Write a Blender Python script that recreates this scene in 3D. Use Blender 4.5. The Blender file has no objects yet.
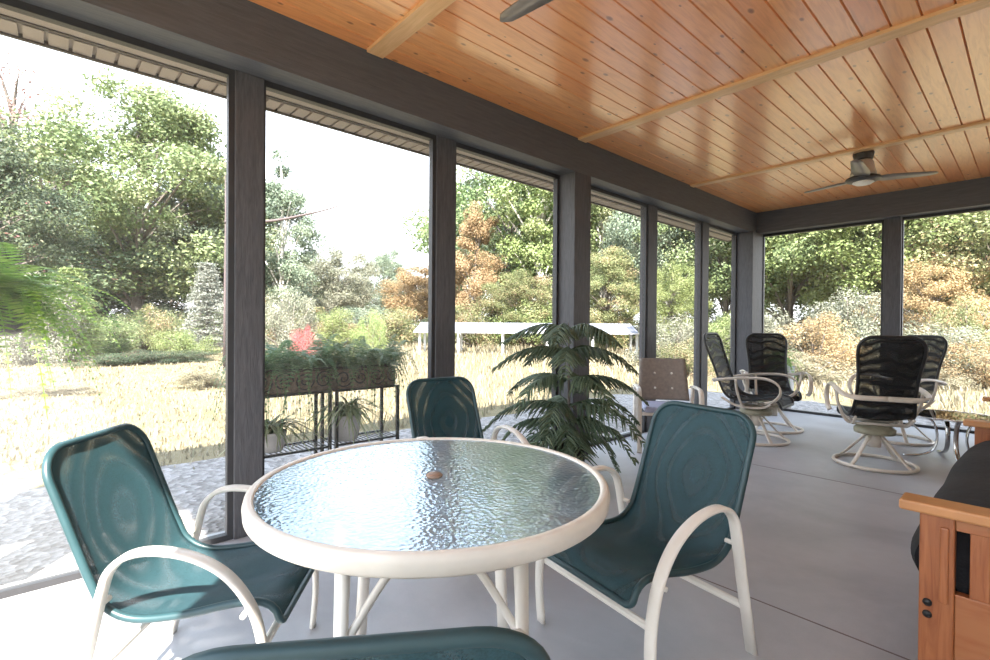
import bpy, math, random
from mathutils import Vector, Matrix, Euler
import numpy as np
R = math.radians
PI = math.pi
rnd = random.Random(7)
scene = bpy.context.scene
col = scene.collection

# ------------------------------------------------------------------ camera
CAM_H = 1.165
F_PX, YAW, PITCH, ROLL = 490.0, R(47.9), R(-.45), R(.45)
_fw = Vector((-math.sin(YAW)*math.cos(PITCH), math.cos(YAW)*math.cos(PITCH), math.sin(PITCH)))
_rt = Vector((math.cos(YAW), math.sin(YAW), 0))
_up = _rt.cross(_fw)
c_r = math.cos(ROLL)*_rt + math.sin(ROLL)*_up
c_u = -math.sin(ROLL)*_rt + math.cos(ROLL)*_up
cam_d = bpy.data.cameras.new('camera')
cam = bpy.data.objects.new('camera', cam_d); col.objects.link(cam)
cam_d.sensor_width = 36.0; cam_d.lens = F_PX/990.0*36.0; cam_d.clip_end = 500; cam_d.clip_start = .02
m = Matrix.Identity(4)
for i in range(3):
    m[i][0] = c_r[i]; m[i][1] = c_u[i]; m[i][2] = -_fw[i]
m[2][3] = CAM_H
cam.matrix_world = m
scene.camera = cam

def ground_pos(px, depth):
    """plan position of something seen in column px at this depth along the view axis"""
    d = _fw*depth + c_r*((px-495)/F_PX*depth)
    return d.x, d.y

# ------------------------------------------------------------------ materials
class NT:
    def __init__(s, name):
        s.m = bpy.data.materials.new(name); s.m.use_nodes = True
        s.t = s.m.node_tree; s.n = s.t.nodes; s.n.clear()
        s.out = s.n.new('ShaderNodeOutputMaterial')
    def node(s, typ, props=None, **ins):
        n = s.n.new(typ)
        for k, v in (props or {}).items(): setattr(n, k, v)
        for k, v in ins.items():
            key = int(k[1:]) if k[0] == 'i' and k[1:].isdigit() else k.replace('_', ' ')
            s.put(n.inputs[key], v)
        return n
    def put(s, sock, v):
        if isinstance(v, bpy.types.NodeSocket): s.t.links.new(v, sock)
        elif isinstance(v, bpy.types.Node): s.t.links.new(v.outputs[0], sock)
        else:
            if isinstance(v, tuple) and len(v) == 3 and sock.type == 'RGBA': v = v+(1,)
            sock.default_value = v
    def math(s, op, a, b=0.0, c=0.0, clamp=False):
        n = s.node('ShaderNodeMath', {'operation': op, 'use_clamp': clamp})
        s.put(n.inputs[0], a); s.put(n.inputs[1], b)
        if len(n.inputs) > 2: s.put(n.inputs[2], c)
        return n.outputs[0]
    def mix(s, fac, a, b, blend='MIX'):
        n = s.node('ShaderNodeMix', {'data_type': 'RGBA', 'blend_type': blend})
        s.put(n.inputs[0], fac); s.put(n.inputs[6], a); s.put(n.inputs[7], b)
        return n.outputs[2]
    def ramp(s, fac, stops, interp='LINEAR'):
        n = s.node('ShaderNodeValToRGB'); s.put(n.inputs[0], fac)
        cr = n.color_ramp; cr.interpolation = interp
        while len(cr.elements) < len(stops): cr.elements.new(.5)
        for e, (p, c) in zip(cr.elements, stops):
            e.position = p; e.color = (c+(1,)) if len(c) == 3 else c
        return n.outputs[0]
    def coord(s, which='Object'):
        return s.node('ShaderNodeTexCoord').outputs[which]
    def mapping(s, vec, scale=(1, 1, 1), rot=(0, 0, 0), loc=(0, 0, 0)):
        n = s.node('ShaderNodeMapping'); s.put(n.inputs[0], vec)
        n.inputs[1].default_value = loc; n.inputs[2].default_value = rot; n.inputs[3].default_value = scale
        return n.outputs[0]
    def noise(s, vec, scale, detail=3, rough=.55, dist=0):
        n = s.node('ShaderNodeTexNoise'); s.put(n.inputs['Vector'], vec)
        n.inputs['Scale'].default_value = scale; n.inputs['Detail'].default_value = detail
        n.inputs['Roughness'].default_value = rough; n.inputs['Distortion'].default_value = dist
        return n.outputs[0]
    def bump(s, h, strength=.3, dist=.01):
        n = s.node('ShaderNodeBump'); s.put(n.inputs['Height'], h)
        n.inputs['Strength'].default_value = strength; n.inputs['Distance'].default_value = dist
        return n.outputs[0]
    def principled(s, color, rough=.5, metal=0, spec=.5, normal=None, coat=0, coat_rough=.1, trans=None):
        n = s.node('ShaderNodeBsdfPrincipled')
        s.put(n.inputs['Base Color'], color); s.put(n.inputs['Roughness'], rough); s.put(n.inputs['Metallic'], metal)
        n.inputs['Specular IOR Level'].default_value = spec
        if coat: n.inputs['Coat Weight'].default_value = coat; n.inputs['Coat Roughness'].default_value = coat_rough
        if normal is not None: s.put(n.inputs['Normal'], normal)
        return n
    def finish(s, shader):
        s.put(s.out.inputs[0], shader); return s.m

def simple(name, color, rough=.5, metal=0, var=.12, scale=12, spec=.5, bump=0):
    t = NT(name); v = t.coord()
    n = t.noise(v, scale, 4)
    dark = tuple(c*(1-var) for c in color); lite = tuple(min(1, c*(1+var)) for c in color)
    c = t.ramp(n, [(.3, dark), (.7, lite)])
    nm = t.bump(t.noise(v, scale*6, 3), bump, .004) if bump else None
    return t.finish(t.principled(c, rough, metal, spec, nm))

M = {}
def mat_trim():
    t = NT('charcoal stained timber'); v = t.coord()
    g = t.noise(t.mapping(v, (14, 14, 1.6)), 5, 6, .65, .6)
    c = t.ramp(g, [(.25, (.05, .05, .056)), (.75, (.105, .104, .112))])
    return t.finish(t.principled(c, .55, 0, .35, t.bump(g, .5, .006)))
def mat_beam(axis):
    t = NT('charcoal stained beam'); v = t.coord()
    s = (14, 1.2, 14) if axis == 'y' else (1.2, 14, 14)
    g = t.noise(t.mapping(v, s), 4, 6, .65, .6)
    c = t.ramp(g, [(.25, (.07, .073, .08)), (.75, (.115, .118, .128))])
    return t.finish(t.principled(c, .55, 0, .35, t.bump(g, .5, .006)))
M['trim'] = mat_trim(); M['beam_y'] = mat_beam('y'); M['beam_x'] = mat_beam('x')
M['black_alu'] = simple('black aluminium', (.012, .012, .014), .45)

def mat_ceiling():
    t = NT('varnished pine boards'); v = t.coord()
    sx = t.node('ShaderNodeSeparateXYZ', i0=v)
    bi = t.math('FLOOR', t.math('DIVIDE', t.math('ADD', sx.outputs[0], .298+12.9), .129))
    wn = t.node('ShaderNodeTexWhiteNoise', {'noise_dimensions': '1D'}); t.put(wn.inputs['W'], bi)
    base = t.ramp(wn.outputs[0], [(0, (.8, .29, .085)), (.35, (.93, .43, .155)), (.7, (.86, .34, .11)), (1, (.96, .52, .21))])
    comb = t.node('ShaderNodeCombineXYZ')
    t.put(comb.inputs[0], t.math('ADD', sx.outputs[0], t.math('MULTIPLY', bi, 3.17)))
    t.put(comb.inputs[1], t.math('ADD', t.math('MULTIPLY', sx.outputs[1], .09), t.math('MULTIPLY', bi, 1.73)))
    gr = t.noise(comb.outputs[0], 42, 5, .6, .9)
    c = t.mix(t.math('MULTIPLY', t.math('SUBTRACT', gr, .42, clamp=True), 1.5, clamp=True), base, (.5, .17, .05))
    # knots : one slightly long cell pattern per board
    kv = t.node('ShaderNodeCombineXYZ')
    t.put(kv.inputs[0], t.math('ADD', t.math('MULTIPLY', sx.outputs[0], 9.0), t.math('MULTIPLY', bi, 11.3)))
    t.put(kv.inputs[1], t.math('ADD', t.math('MULTIPLY', sx.outputs[1], 4.4), t.math('MULTIPLY', bi, 5.7)))
    vo = t.node('ShaderNodeTexVoronoi', {'feature': 'F1', 'voronoi_dimensions': '2D'}); t.put(vo.inputs['Vector'], kv.outputs[0]); vo.inputs['Scale'].default_value = 1.0
    vc = t.node('ShaderNodeSeparateColor'); t.put(vc.inputs[0], vo.outputs['Color'])
    rad = t.math('MULTIPLY_ADD', vc.outputs[0], .13, .02)
    kd = t.math('DIVIDE', vo.outputs['Distance'], rad)
    k = t.ramp(kd, [(0, (1, 1, 1)), (.55, (.8, .8, .8)), (1, (0, 0, 0))])
    keep = t.math('GREATER_THAN', vc.outputs[1], .5)
    c = t.mix(t.math('MULTIPLY', t.math('MULTIPLY', k, keep), .85), c, (.2, .07, .025))
    pr = t.principled(c, .4, 0, .5, None, 1.0, .2); pr.inputs['Coat IOR'].default_value = 2.25
    return t.finish(pr)
M['ceiling'] = mat_ceiling()
def mat_batten():
    t = NT('varnished pine batten'); v = t.coord()
    g = t.noise(t.mapping(v, (1.2, 16, 16)), 4, 5, .6, .6)
    c = t.ramp(g, [(.3, (.66, .38, .17)), (.7, (.8, .5, .26))])
    return t.finish(t.principled(c, .4, 0, .4, None, .4, .18))
M['batten'] = mat_batten()

def mat_floor():
    t = NT('sealed grey concrete'); v = t.coord()
    a = t.noise(v, 1.3, 6, .6, .4); b = t.noise(v, 160, 2)
    c = t.ramp(a, [(.3, (.32, .315, .335)), (.5, (.43, .425, .445)), (.7, (.52, .515, .53))])
    c = t.mix(t.math('MULTIPLY', t.noise(v, 14, 5), .22), c, (.22, .21, .21))
    c = t.mix(t.math('MULTIPLY', b, .25), c, (.25, .25, .26))
    return t.finish(t.principled(c, t.math('MULTIPLY_ADD', a, .25, .32), 0, .4, t.bump(b, .06, .004)))
M['floor'] = mat_floor()
M['joint'] = simple('floor joint', (.17, .13, .12), .8)
M['siding'] = simple('pale house siding', (.86, .85, .82), .6)
M['soffit'] = simple('taupe vinyl soffit', (.3, .25, .22), .5, var=.04)
M['soffit_dark'] = simple('soffit channel', (.07, .06, .055), .6)
M['white_metal'] = simple('cream powder coated aluminium', (.78, .73, .66), .35, var=.03, scale=5)
M['rim_metal'] = simple('cream table rim', (.74, .68, .6), .4, var=.06, scale=9)
M['tan_metal'] = simple('beige enamelled steel', (.62, .55, .47), .35, var=.05)
M['chrome'] = simple('chrome', (.6, .6, .6), .15, 1.0, var=.03)
M['steel_rust'] = simple('olive brown swivel plate', (.3, .28, .2), .55, var=.2)
M['black_iron'] = simple('black wrought iron', (.015, .014, .014), .5)
M['pot'] = simple('stone grey ceramic', (.45, .43, .42), .6, var=.08)
M['coir'] = simple('brown coir liner', (.15, .115, .085), .95, var=.4, scale=40, bump=.5)
M['soil'] = simple('potting soil', (.06, .045, .035), .95)
M['fan_body'] = simple('brushed nickel', (.6, .56, .52), .35, .6, var=.05)
M['fan_dark'] = simple('fan dark ring', (.04, .037, .035), .4)
M['fan_blade'] = simple('silver fan blade', (.22, .2, .19), .35, .3, var=.06)
M['lamp_glass'] = simple('opal glass', (.85, .84, .8), .3, var=.01)
M['plug'] = simple('brown plug', (.26, .17, .12), .6)
M['futon'] = simple('black futon cover', (.022, .022, .026), .9, var=.3, scale=30, bump=.4)
M['pad_blue'] = simple('blue grey seat pad', (.4, .42, .55), .8)
M['trunk'] = simple('grey brown bark', (.13, .11, .095), .9, var=.35, scale=8, bump=.6)
M['trunk_white'] = simple('pale bark', (.62, .58, .53), .85, var=.25, scale=6)
M['twig'] = simple('bare twig', (.08, .06, .06), .8)
M['panel_steel'] = simple('galvanised steel', (.6, .6, .6), .5, .2)
def mat_panel():
    t = NT('solar cells'); v = t.coord('Generated')
    br = t.node('ShaderNodeTexBrick', {'offset': 0.0}); t.put(br.inputs['Vector'], t.mapping(t.coord(), (1, 1, 1)))
    br.inputs['Color1'].default_value = (.2, .21, .27, 1); br.inputs['Color2'].default_value = (.24, .25, .31, 1); br.inputs['Mortar'].default_value = (.5, .5, .55, 1)
    br.inputs['Scale'].default_value = 1.0; br.inputs['Mortar Size'].default_value = .012; br.inputs['Brick Width'].default_value = .32; br.inputs['Row Height'].default_value = .32
    return t.finish(t.principled(br.outputs[0], .18, 0, .8))
M['panel'] = mat_panel()

def mat_oak():
    t = NT('honey oak'); v = t.coord()
    g = t.node('ShaderNodeTexWave', {'wave_type': 'BANDS', 'bands_direction': 'Y'})
    t.put(g.inputs['Vector'], t.mapping(v, (.6, 4, 4))); g.inputs['Scale'].default_value = 7; g.inputs['Distortion'].default_value = 5; g.inputs['Detail'].default_value = 3; g.inputs['Detail Scale'].default_value = .8
    c = t.ramp(g.outputs[0], [(.1, (0.194, 0.054, 0.0158)), (.6, (0.324, 0.108, 0.036)), (1, (0.374, 0.144, 0.054))])
    c = t.mix(t.math('MULTIPLY', t.noise(v, 5, 3), .35), c, (.3, .095, .03))
    return t.finish(t.principled(c, .4, 0, .4, None, .3, .2))
M['oak'] = mat_oak()
def mat_oak_v():
    t = NT('honey oak upright'); v = t.coord()
    g = t.noise(t.mapping(v, (16, 16, 1.2)), 3.5, 6, .6, .8)
    c = t.ramp(g, [(.3, (0.234, 0.0663, 0.0195)), (.6, (0.359, 0.121, 0.0406)), (.8, (0.406, 0.156, 0.0585))])
    return t.finish(t.principled(c, .4, 0, .4, None, .3, .2))
M['oak_v'] = mat_oak_v()
M['oak_top'] = simple('worn oak arm top', (.5, .23, .09), .45, var=.12, scale=7)

def mat_sling(name, cols, hole, hole_amp, ring_scale, rough=.55, bands=False):
    t = NT(name); v = t.coord()
    w1 = t.node('ShaderNodeTexWave', {'wave_type': 'RINGS', 'rings_direction': 'SPHERICAL'})
    if bands: w1.wave_type = 'BANDS'; w1.bands_direction = 'Z'
    t.put(w1.inputs['Vector'], t.mapping(v, (1.3, .5, 1), (0, 0, 0), (.03, .1, -.62))); w1.inputs['Scale'].default_value = ring_scale; w1.inputs['Distortion'].default_value = 8 if bands else 5.5; w1.inputs['Detail'].default_value = 1.2 if bands else .4; w1.inputs['Detail Scale'].default_value = 1.0
    fine = t.noise(v, 260, 2)
    c = t.ramp(fine, [(.3, cols[0]), (.7, cols[1])])
    big = t.noise(v, 6, 3)
    c = t.mix(t.math('MULTIPLY', big, .35), c, cols[0])
    p = t.principled(c, rough, 0, .3, t.bump(fine, .25, .002))
    tl = t.node('ShaderNodeBsdfTranslucent'); t.put(tl.inputs[0], c)
    ad = t.node('ShaderNodeMixShader'); ad.inputs[0].default_value = .18; t.put(ad.inputs[1], p); t.put(ad.inputs[2], tl)
    tr = t.node('ShaderNodeBsdfTransparent')
    mx = t.node('ShaderNodeMixShader')
    t.put(mx.inputs[0], t.math('MULTIPLY_ADD', w1.outputs[0], hole_amp, hole)); t.put(mx.inputs[1], ad); t.put(mx.inputs[2], tr)
    return t.finish(mx)
M['sling_teal'] = mat_sling('dark teal mesh sling', ((.019, .05, .06), (.04, .1, .118)), .03, .2, 4.2)
M['sling_black'] = mat_sling('black mesh sling', ((.012, .012, .013), (.03, .03, .031)), .05, .3, 4, bands=True)
M['edge_teal'] = simple('dark teal sling edge', (.018, .05, .058), .4)
M['edge_black'] = simple('black sling edge', (.014, .014, .015), .4)
def mat_panelback():
    t = NT('taupe chair back'); v = t.coord()
    n = t.noise(v, 30, 3)
    return t.finish(t.principled(t.ramp(n, [(.3, (.2, .165, .14)), (.7, (.27, .22, .185))]), .5))
M['panelback'] = mat_panelback()

def mat_glass_top():
    t = NT('hammered glass'); v = t.coord()
    vo = t.node('ShaderNodeTexVoronoi', {'feature': 'SMOOTH_F1'}); t.put(vo.inputs['Vector'], v); vo.inputs['Scale'].default_value = 80; vo.inputs['Smoothness'].default_value = .6
    nz = t.noise(v, 45, 2)
    h = t.math('ADD', vo.outputs['Distance'], t.math('MULTIPLY', nz, .6))
    nm = t.bump(h, .2, .006)
    gl = t.node('ShaderNodeBsdfGlossy'); gl.inputs['Roughness'].default_value = .03; t.put(gl.inputs['Normal'], nm); gl.inputs[0].default_value = (1, 1, 1, 1)
    tr = t.node('ShaderNodeBsdfTransparent'); tr.inputs[0].default_value = (.82, .88, .88, 1)
    fr = t.node('ShaderNodeFresnel'); fr.inputs['IOR'].default_value = 1.8; t.put(fr.inputs['Normal'], nm)
    mx = t.node('ShaderNodeMixShader'); t.put(mx.inputs[0], t.math('MULTIPLY', fr.outputs[0], 1.5, clamp=True)); t.put(mx.inputs[2], gl); gl.inputs[0].default_value = (.62, .76, .9, 1)
    df = t.node('ShaderNodeBsdfDiffuse'); df.inputs[0].default_value = (.55, .66, .76, 1)
    m2 = t.node('ShaderNodeMixShader'); m2.inputs[0].default_value = .2
    rf = t.node('ShaderNodeBsdfRefraction'); rf.inputs['IOR'].default_value = 1.25; rf.inputs['Roughness'].default_value = .28; t.put(rf.inputs['Normal'], nm); rf.inputs[0].default_value = (.8, .86, .88, 1)
    m3 = t.node('ShaderNodeMixShader'); m3.inputs[0].default_value = .7; t.put(m3.inputs[1], tr); t.put(m3.inputs[2], rf); t.put(m2.inputs[1], m3); t.put(m2.inputs[2], df)
    t.put(mx.inputs[1], m2)
    return t.finish(mx)
M['glass_top'] = mat_glass_top()
def mat_clear_glass():
    t = NT('clear glass')
    gl = t.node('ShaderNodeBsdfGlossy'); gl.inputs['Roughness'].default_value = .02
    tr = t.node('ShaderNodeBsdfTransparent'); tr.inputs[0].default_value = (.85, .92, .9, 1)
    fr = t.node('ShaderNodeFresnel'); fr.inputs['IOR'].default_value = 1.6
    mx = t.node('ShaderNodeMixShader'); t.put(mx.inputs[0], fr); t.put(mx.inputs[1], tr); t.put(mx.inputs[2], gl)
    return t.finish(mx)
M['clear_glass'] = mat_clear_glass()
def mat_screen():
    t = NT('insect screen')
    df = t.node('ShaderNodeBsdfDiffuse'); df.inputs[0].default_value = (.5, .49, .46, 1)
    tr = t.node('ShaderNodeBsdfTransparent')
    n = t.noise(t.coord(), 2.5, 3)
    mx = t.node('ShaderNodeMixShader'); t.put(mx.inputs[0], t.math('MULTIPLY_ADD', n, .05, .885)); t.put(mx.inputs[1], df); t.put(mx.inputs[2], tr)
    return t.finish(mx)
M['screen'] = mat_screen()

def mat_leaf(name, stops, transl=.3, rough=.55):
    t = NT(name)
    a = t.node('ShaderNodeAttribute', {'attribute_name': 'tint'})
    c = t.ramp(a.outputs['Fac'], stops)
    oi = t.node('ShaderNodeObjectInfo')
    hs = t.node('ShaderNodeHueSaturation'); t.put(hs.inputs['Color'], c)
    hs.inputs['Saturation'].default_value = .92
    t.put(hs.inputs['Value'], t.math('MULTIPLY_ADD', oi.outputs['Random'], .25, .8))
    t.put(hs.inputs['Hue'], t.math('MULTIPLY_ADD', oi.outputs['Random'], .03, .485))
    p = t.principled(hs.outputs[0], rough, 0, .3)
    tl = t.node('ShaderNodeBsdfTranslucent'); t.put(tl.inputs[0], hs.outputs[0])
    mx = t.node('ShaderNodeMixShader'); mx.inputs[0].default_value = transl; t.put(mx.inputs[1], p); t.put(mx.inputs[2], tl)
    return t.finish(mx)
M['leaf_mid'] = mat_leaf('mid green leaves', [(0, (0.085, 0.136, 0.051)), (.5, (0.17, 0.23, 0.085)), (.85, (0.281, 0.315, 0.153)), (1, (0.425, 0.408, 0.255))])
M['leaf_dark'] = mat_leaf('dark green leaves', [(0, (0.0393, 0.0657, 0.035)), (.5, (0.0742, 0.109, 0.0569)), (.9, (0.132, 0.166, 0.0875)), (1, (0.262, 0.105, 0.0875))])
M['leaf_blue'] = mat_leaf('blue green leaves', [(0, (0.104, 0.147, 0.104)), (.5, (0.181, 0.233, 0.156)), (1, (0.311, 0.346, 0.242))])
M['leaf_bright'] = mat_leaf('bright yellow green leaves', [(0, (0.118, 0.171, 0.0413)), (.5, (0.201, 0.254, 0.077)), (1, (0.307, 0.325, 0.148))])
M['leaf_pale'] = mat_leaf('pale grey green leaves', [(0, (0.14, 0.157, 0.0975)), (.5, (0.226, 0.232, 0.162)), (1, (0.324, 0.307, 0.238))])
M['leaf_orange'] = mat_leaf('orange autumn leaves', [(0, (0.229, 0.155, 0.0743)), (.4, (0.338, 0.216, 0.101)), (.8, (0.392, 0.27, 0.149)), (1, (0.243, 0.257, 0.115))])
M['leaf_mixed'] = mat_leaf('turning leaves', [(0, (0.101, 0.137, 0.0504)), (.45, (0.194, 0.223, 0.0864)), (.7, (0.302, 0.288, 0.137)), (.88, (0.396, 0.23, 0.122)), (1, (0.432, 0.324, 0.202))])
M['leaf_red'] = mat_leaf('red leaves', [(0, (.42, .07, .06)), (.6, (.6, .15, .12)), (1, (.5, .3, .2))])
M['leaf_rust'] = mat_leaf('rusty twig leaves', [(0, (.2, .13, .11)), (.6, (.32, .2, .17)), (1, (.45, .16, .14))])
M['leaf_silver'] = mat_leaf('silvery conifer needles', [(0, (0.144, 0.162, 0.132)), (.5, (0.24, 0.258, 0.216)), (1, (0.348, 0.348, 0.3))])
M['fern'] = mat_leaf('fresh green fern', [(0, (.1, .25, .03)), (.5, (.2, .43, .05)), (1, (.42, .62, .1))], .45)
M['fern_shaded'] = mat_leaf('fern dulled by eave shade', [(0, (.07, .13, .05)), (.5, (.13, .21, .09)), (1, (.23, .31, .15))], .35)  # trough fern greens dulled, eave shade put into the leaf colour
M['spider'] = mat_leaf('striped spider plant leaves', [(0, (.12, .18, .08)), (.5, (.24, .3, .14)), (1, (.44, .46, .28))], .3)
M['pine'] = mat_leaf('dark pine needles', [(0, (0.057, 0.0855, 0.0494)), (.5, (0.095, 0.137, 0.076)), (1, (0.171, 0.218, 0.123))], .1)
M['straw'] = mat_leaf('dry straw grass', [(0, (0.172, 0.148, 0.086)), (.5, (0.282, 0.243, 0.156)), (.85, (0.36, 0.313, 0.218)), (1, (0.187, 0.212, 0.0938))], .3)
def mat_ground():
    t = NT('dry meadow ground'); v = t.coord()
    a = t.noise(v, .35, 6, .65); b = t.noise(v, 5, 5, .7)
    c = t.ramp(a, [(.3, (.09, .095, .04)), (.45, (.17, .14, .08)), (.65, (.21, .17, .1)), (.8, (.1, .11, .04))])
    c = t.mix(t.math('MULTIPLY', b, .45), c, (.13, .105, .06))
    return t.finish(t.principled(c, .95, 0, .1, t.bump(b, .6, .05)))
M['ground'] = mat_ground()
def mat_gravel():
    t = NT('grey gravel'); v = t.coord()
    vo = t.node('ShaderNodeTexVoronoi'); t.put(vo.inputs['Vector'], v); vo.inputs['Scale'].default_value = 22
    sc = t.node('ShaderNodeSeparateColor'); t.put(sc.inputs[0], vo.outputs['Color'])
    c = t.ramp(sc.outputs[0], [(0, (.15, .135, .125)), (.5, (.235, .215, .2)), (1, (.33, .305, .29))])
    return t.finish(t.principled(c, .9, 0, .2, t.bump(vo.outputs['Distance'], .8, .03)))
M['gravel'] = mat_gravel()

# ------------------------------------------------------------------ mesh helpers
class MB:
    def __init__(s): s.v = []; s.f = []; s.tint = []
    def add(s, vs, fs, tint=.5):
        o = len(s.v); s.v.extend([tuple(p) for p in vs])
        s.f.extend([tuple(i+o for i in f) for f in fs]); s.tint.extend([tint]*len(fs)); return s
    def box(s, x0, x1, y0, y1, z0, z1, mat=None):
        vs = [Vector((x, y, z)) for z in (z0, z1) for y in (y0, y1) for x in (x0, x1)]
        if mat: vs = [mat @ p for p in vs]
        return s.add(vs, [(0, 2, 3, 1), (4, 5, 7, 6), (0, 1, 5, 4), (2, 6, 7, 3), (0, 4, 6, 2), (1, 3, 7, 5)])
    def sweep(s, path, prof, side=None, closed=False, scale=None, cap=True):
        """profile (a,b): a along side vector, b along normal"""
        pts = [Vector(p) for p in path]; n = len(pts); rings = []
        prev = None
        for i, p in enumerate(pts):
            a = pts[(i-1) % n] if (i > 0 or closed) else p
            b = pts[(i+1) % n] if (i < n-1 or closed) else p
            t = (b-a).normalized()
            if side is not None:
                sd = Vector(side); sd = (sd - t*sd.dot(t))
                if sd.length < 1e-5: sd = t.orthogonal()
                sd.normalize()
            else:
                if prev is None:
                    ref = Vector((0, 0, 1)) if abs(t.z) < .9 else Vector((1, 0, 0))
                    sd = t.cross(ref).normalized()
                else:
                    sd = prev - t*prev.dot(t)
                    sd = sd.normalized() if sd.length > 1e-6 else t.orthogonal().normalized()
                prev = sd
            nr = t.cross(sd)
            k = scale[i] if scale else 1
            rings.append([p + sd*(q[0]*k) + nr*(q[1]*k) for q in prof])
        m = len(prof); vs = [q for r in rings for q in r]; fs = []
        for i in range(n if closed else n-1):
            j = (i+1) % n
            for q in range(m):
                r = (q+1) % m
                fs.append((i*m+q, i*m+r, j*m+r, j*m+q))
        if cap and not closed:
            fs.append(tuple(range(m))[::-1]); fs.append(tuple((n-1)*m+q for q in range(m)))
        return s.add(vs, fs)
    def tube(s, path, r, seg=10, closed=False, scale=None):
        return s.sweep(path, [(r*math.cos(2*PI*k/seg), r*math.sin(2*PI*k/seg)) for k in range(seg)], None, closed, scale)
    def flat(s, path, w, t, side, closed=False):
        c = min(w, t)*.35
        a, b = w/2, t/2
        prof = [(-a, -b+c), (-a, b-c), (-a+c, b), (a-c, b), (a, b-c), (a, -b+c), (a-c, -b), (-a+c, -b)]
        return s.sweep(path, prof, side, closed)
    def lathe(s, prof, center=(0, 0, 0), seg=32, cap=True):
        c = Vector(center); n = len(prof); vs = []; fs = []
        for r, z in prof:
            for k in range(seg):
                a = 2*PI*k/seg; vs.append(c+Vector((r*math.cos(a), r*math.sin(a), z)))
        for i in range(n-1):
            for k in range(seg):
                l = (k+1) % seg
                fs.append((i*seg+k, i*seg+l, (i+1)*seg+l, (i+1)*seg+k))
        if cap:
            fs.append(tuple(range(seg))[::-1]); fs.append(tuple((n-1)*seg+k for k in range(seg)))
        return s.add(vs, fs)
    def build(s, name, mat, parent=None, smooth=False, bevel=0, tint=False, seg=2):
        me = bpy.data.meshes.new(name); me.from_pydata(s.v, [], s.f); me.update()
        me.materials.append(mat)
        if smooth: me.polygons.foreach_set('use_smooth', [True]*len(me.polygons))
        if tint:
            at = me.attributes.new('tint', 'FLOAT', 'FACE'); at.data.foreach_set('value', s.tint)
        o = bpy.data.objects.new(name, me); col.objects.link(o)
        if parent: o.parent = parent
        if bevel:
            b = o.modifiers.new('bevel', 'BEVEL'); b.width = bevel; b.segments = seg; b.limit_method = 'ANGLE'; b.angle_limit = R(40)
            if smooth is False:
                pass
        if smooth == 'auto': pass
        return o

def tag(o, label=None, cat=None, group=None, kind=None):
    if label: o['label'] = label
    if cat: o['category'] = cat
    if group: o['group'] = group
    if kind: o['kind'] = kind
    return o
def thing(name, label, cat, loc=(0, 0, 0), rz=0, group=None):
    o = bpy.data.objects.new(name, None); col.objects.link(o)
    o.empty_display_size = .1
    o.location = loc; o.rotation_euler = (0, 0, rz)
    return tag(o, label, cat, group)
KIDS = {}
def copy_tree(o, parent=None):
    c = o.copy(); col.objects.link(c)
    if parent: c.parent = parent
    for ch in list(o.children): copy_tree(ch, c)
    return c
def struct(o): o['kind'] = 'structure'; return o

def smooth_path(pts, n=8, closed=False):
    pts = [Vector(p) for p in pts]; N = len(pts); out = []
    rng = N if closed else N-1
    for i in range(rng):
        p1, p2 = pts[i], pts[(i+1) % N]
        p0 = pts[(i-1) % N] if (closed or i > 0) else p1*2-p2
        p3 = pts[(i+2) % N] if (closed or i+2 < N) else p2*2-p1
        for k in range(n):
            t = k/n; t2 = t*t; t3 = t2*t
            out.append(.5*((2*p1)+(p2-p0)*t+(2*p0-5*p1+4*p2-p3)*t2+(3*p1-p0-3*p2+p3)*t3))
    if not closed: out.append(pts[-1])
    return out

# ------------------------------------------------------------------ porch shell
XL, XH, YN, YF = -2.73, .5, -.57, 7.52      # inner faces: left beam, house wall, near end, far beam
ZB, ZC = 2.53, 2.825
XS, YS = -2.93, 7.70                          # screen planes
fl = MB().box(-3.06, XH+.02, YN-.4, YF+.32, -.12, 0)
struct(fl.build('floor', M['floor']))
for k, (y, a) in enumerate(((2.24, 0), (4.45, 0))):
    struct(MB().box(-2.9, XH, y-.004, y+.004, 0.0005, .0012).build('trim_%d' % (k+10), M['joint']))
# ceiling boards with v grooves, one strip per board
cb = MB(); bw = .129; x = -.298 - 19*bw
while x < XH:
    g = .0055
    x0, x1 = x, x+bw
    cb.add([(x0, YN, ZC+.014), (x0+g, YN, ZC), (x1-g, YN, ZC), (x1, YN, ZC+.014), (x0, YF, ZC+.014), (x0+g, YF, ZC), (x1-g, YF, ZC), (x1, YF, ZC+.014)],
           [(0, 4, 5, 1), (1, 5, 6, 2), (2, 6, 7, 3)])
    x += bw
cb.box(-2.98, XH+.15, YN-.22, YF+.25, ZC+.015, ZC+.12)
struct(cb.build('ceiling', M['ceiling']))
for k, y in enumerate((-.59, 1.455, 3.475, 5.53)):
    w = .055 if k < 3 else .045
    struct(MB().box(XL+.01, XH, y-w, y+w, ZC-.02, ZC+.004).build('trim_%d' % (k+1), M['batten'], bevel=.003))
struct(MB().box(XL-.25, XL, YN-.22, YF+.25, ZB, ZC+.003).build('wall_left', M['beam_y']))
struct(MB().box(XL, XH, YF, YF+.25, ZB, ZC+.003).build('wall_far', M['beam_x']))
struct(MB().box(XL, XH, YN-.22, YN, ZB, ZC+.003).build('wall_near', M['beam_x']))
struct(MB().box(XH, XH+.15, YN-.3, YF+.3, 0, ZC+.1).build('wall_right', M['siding']))
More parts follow.
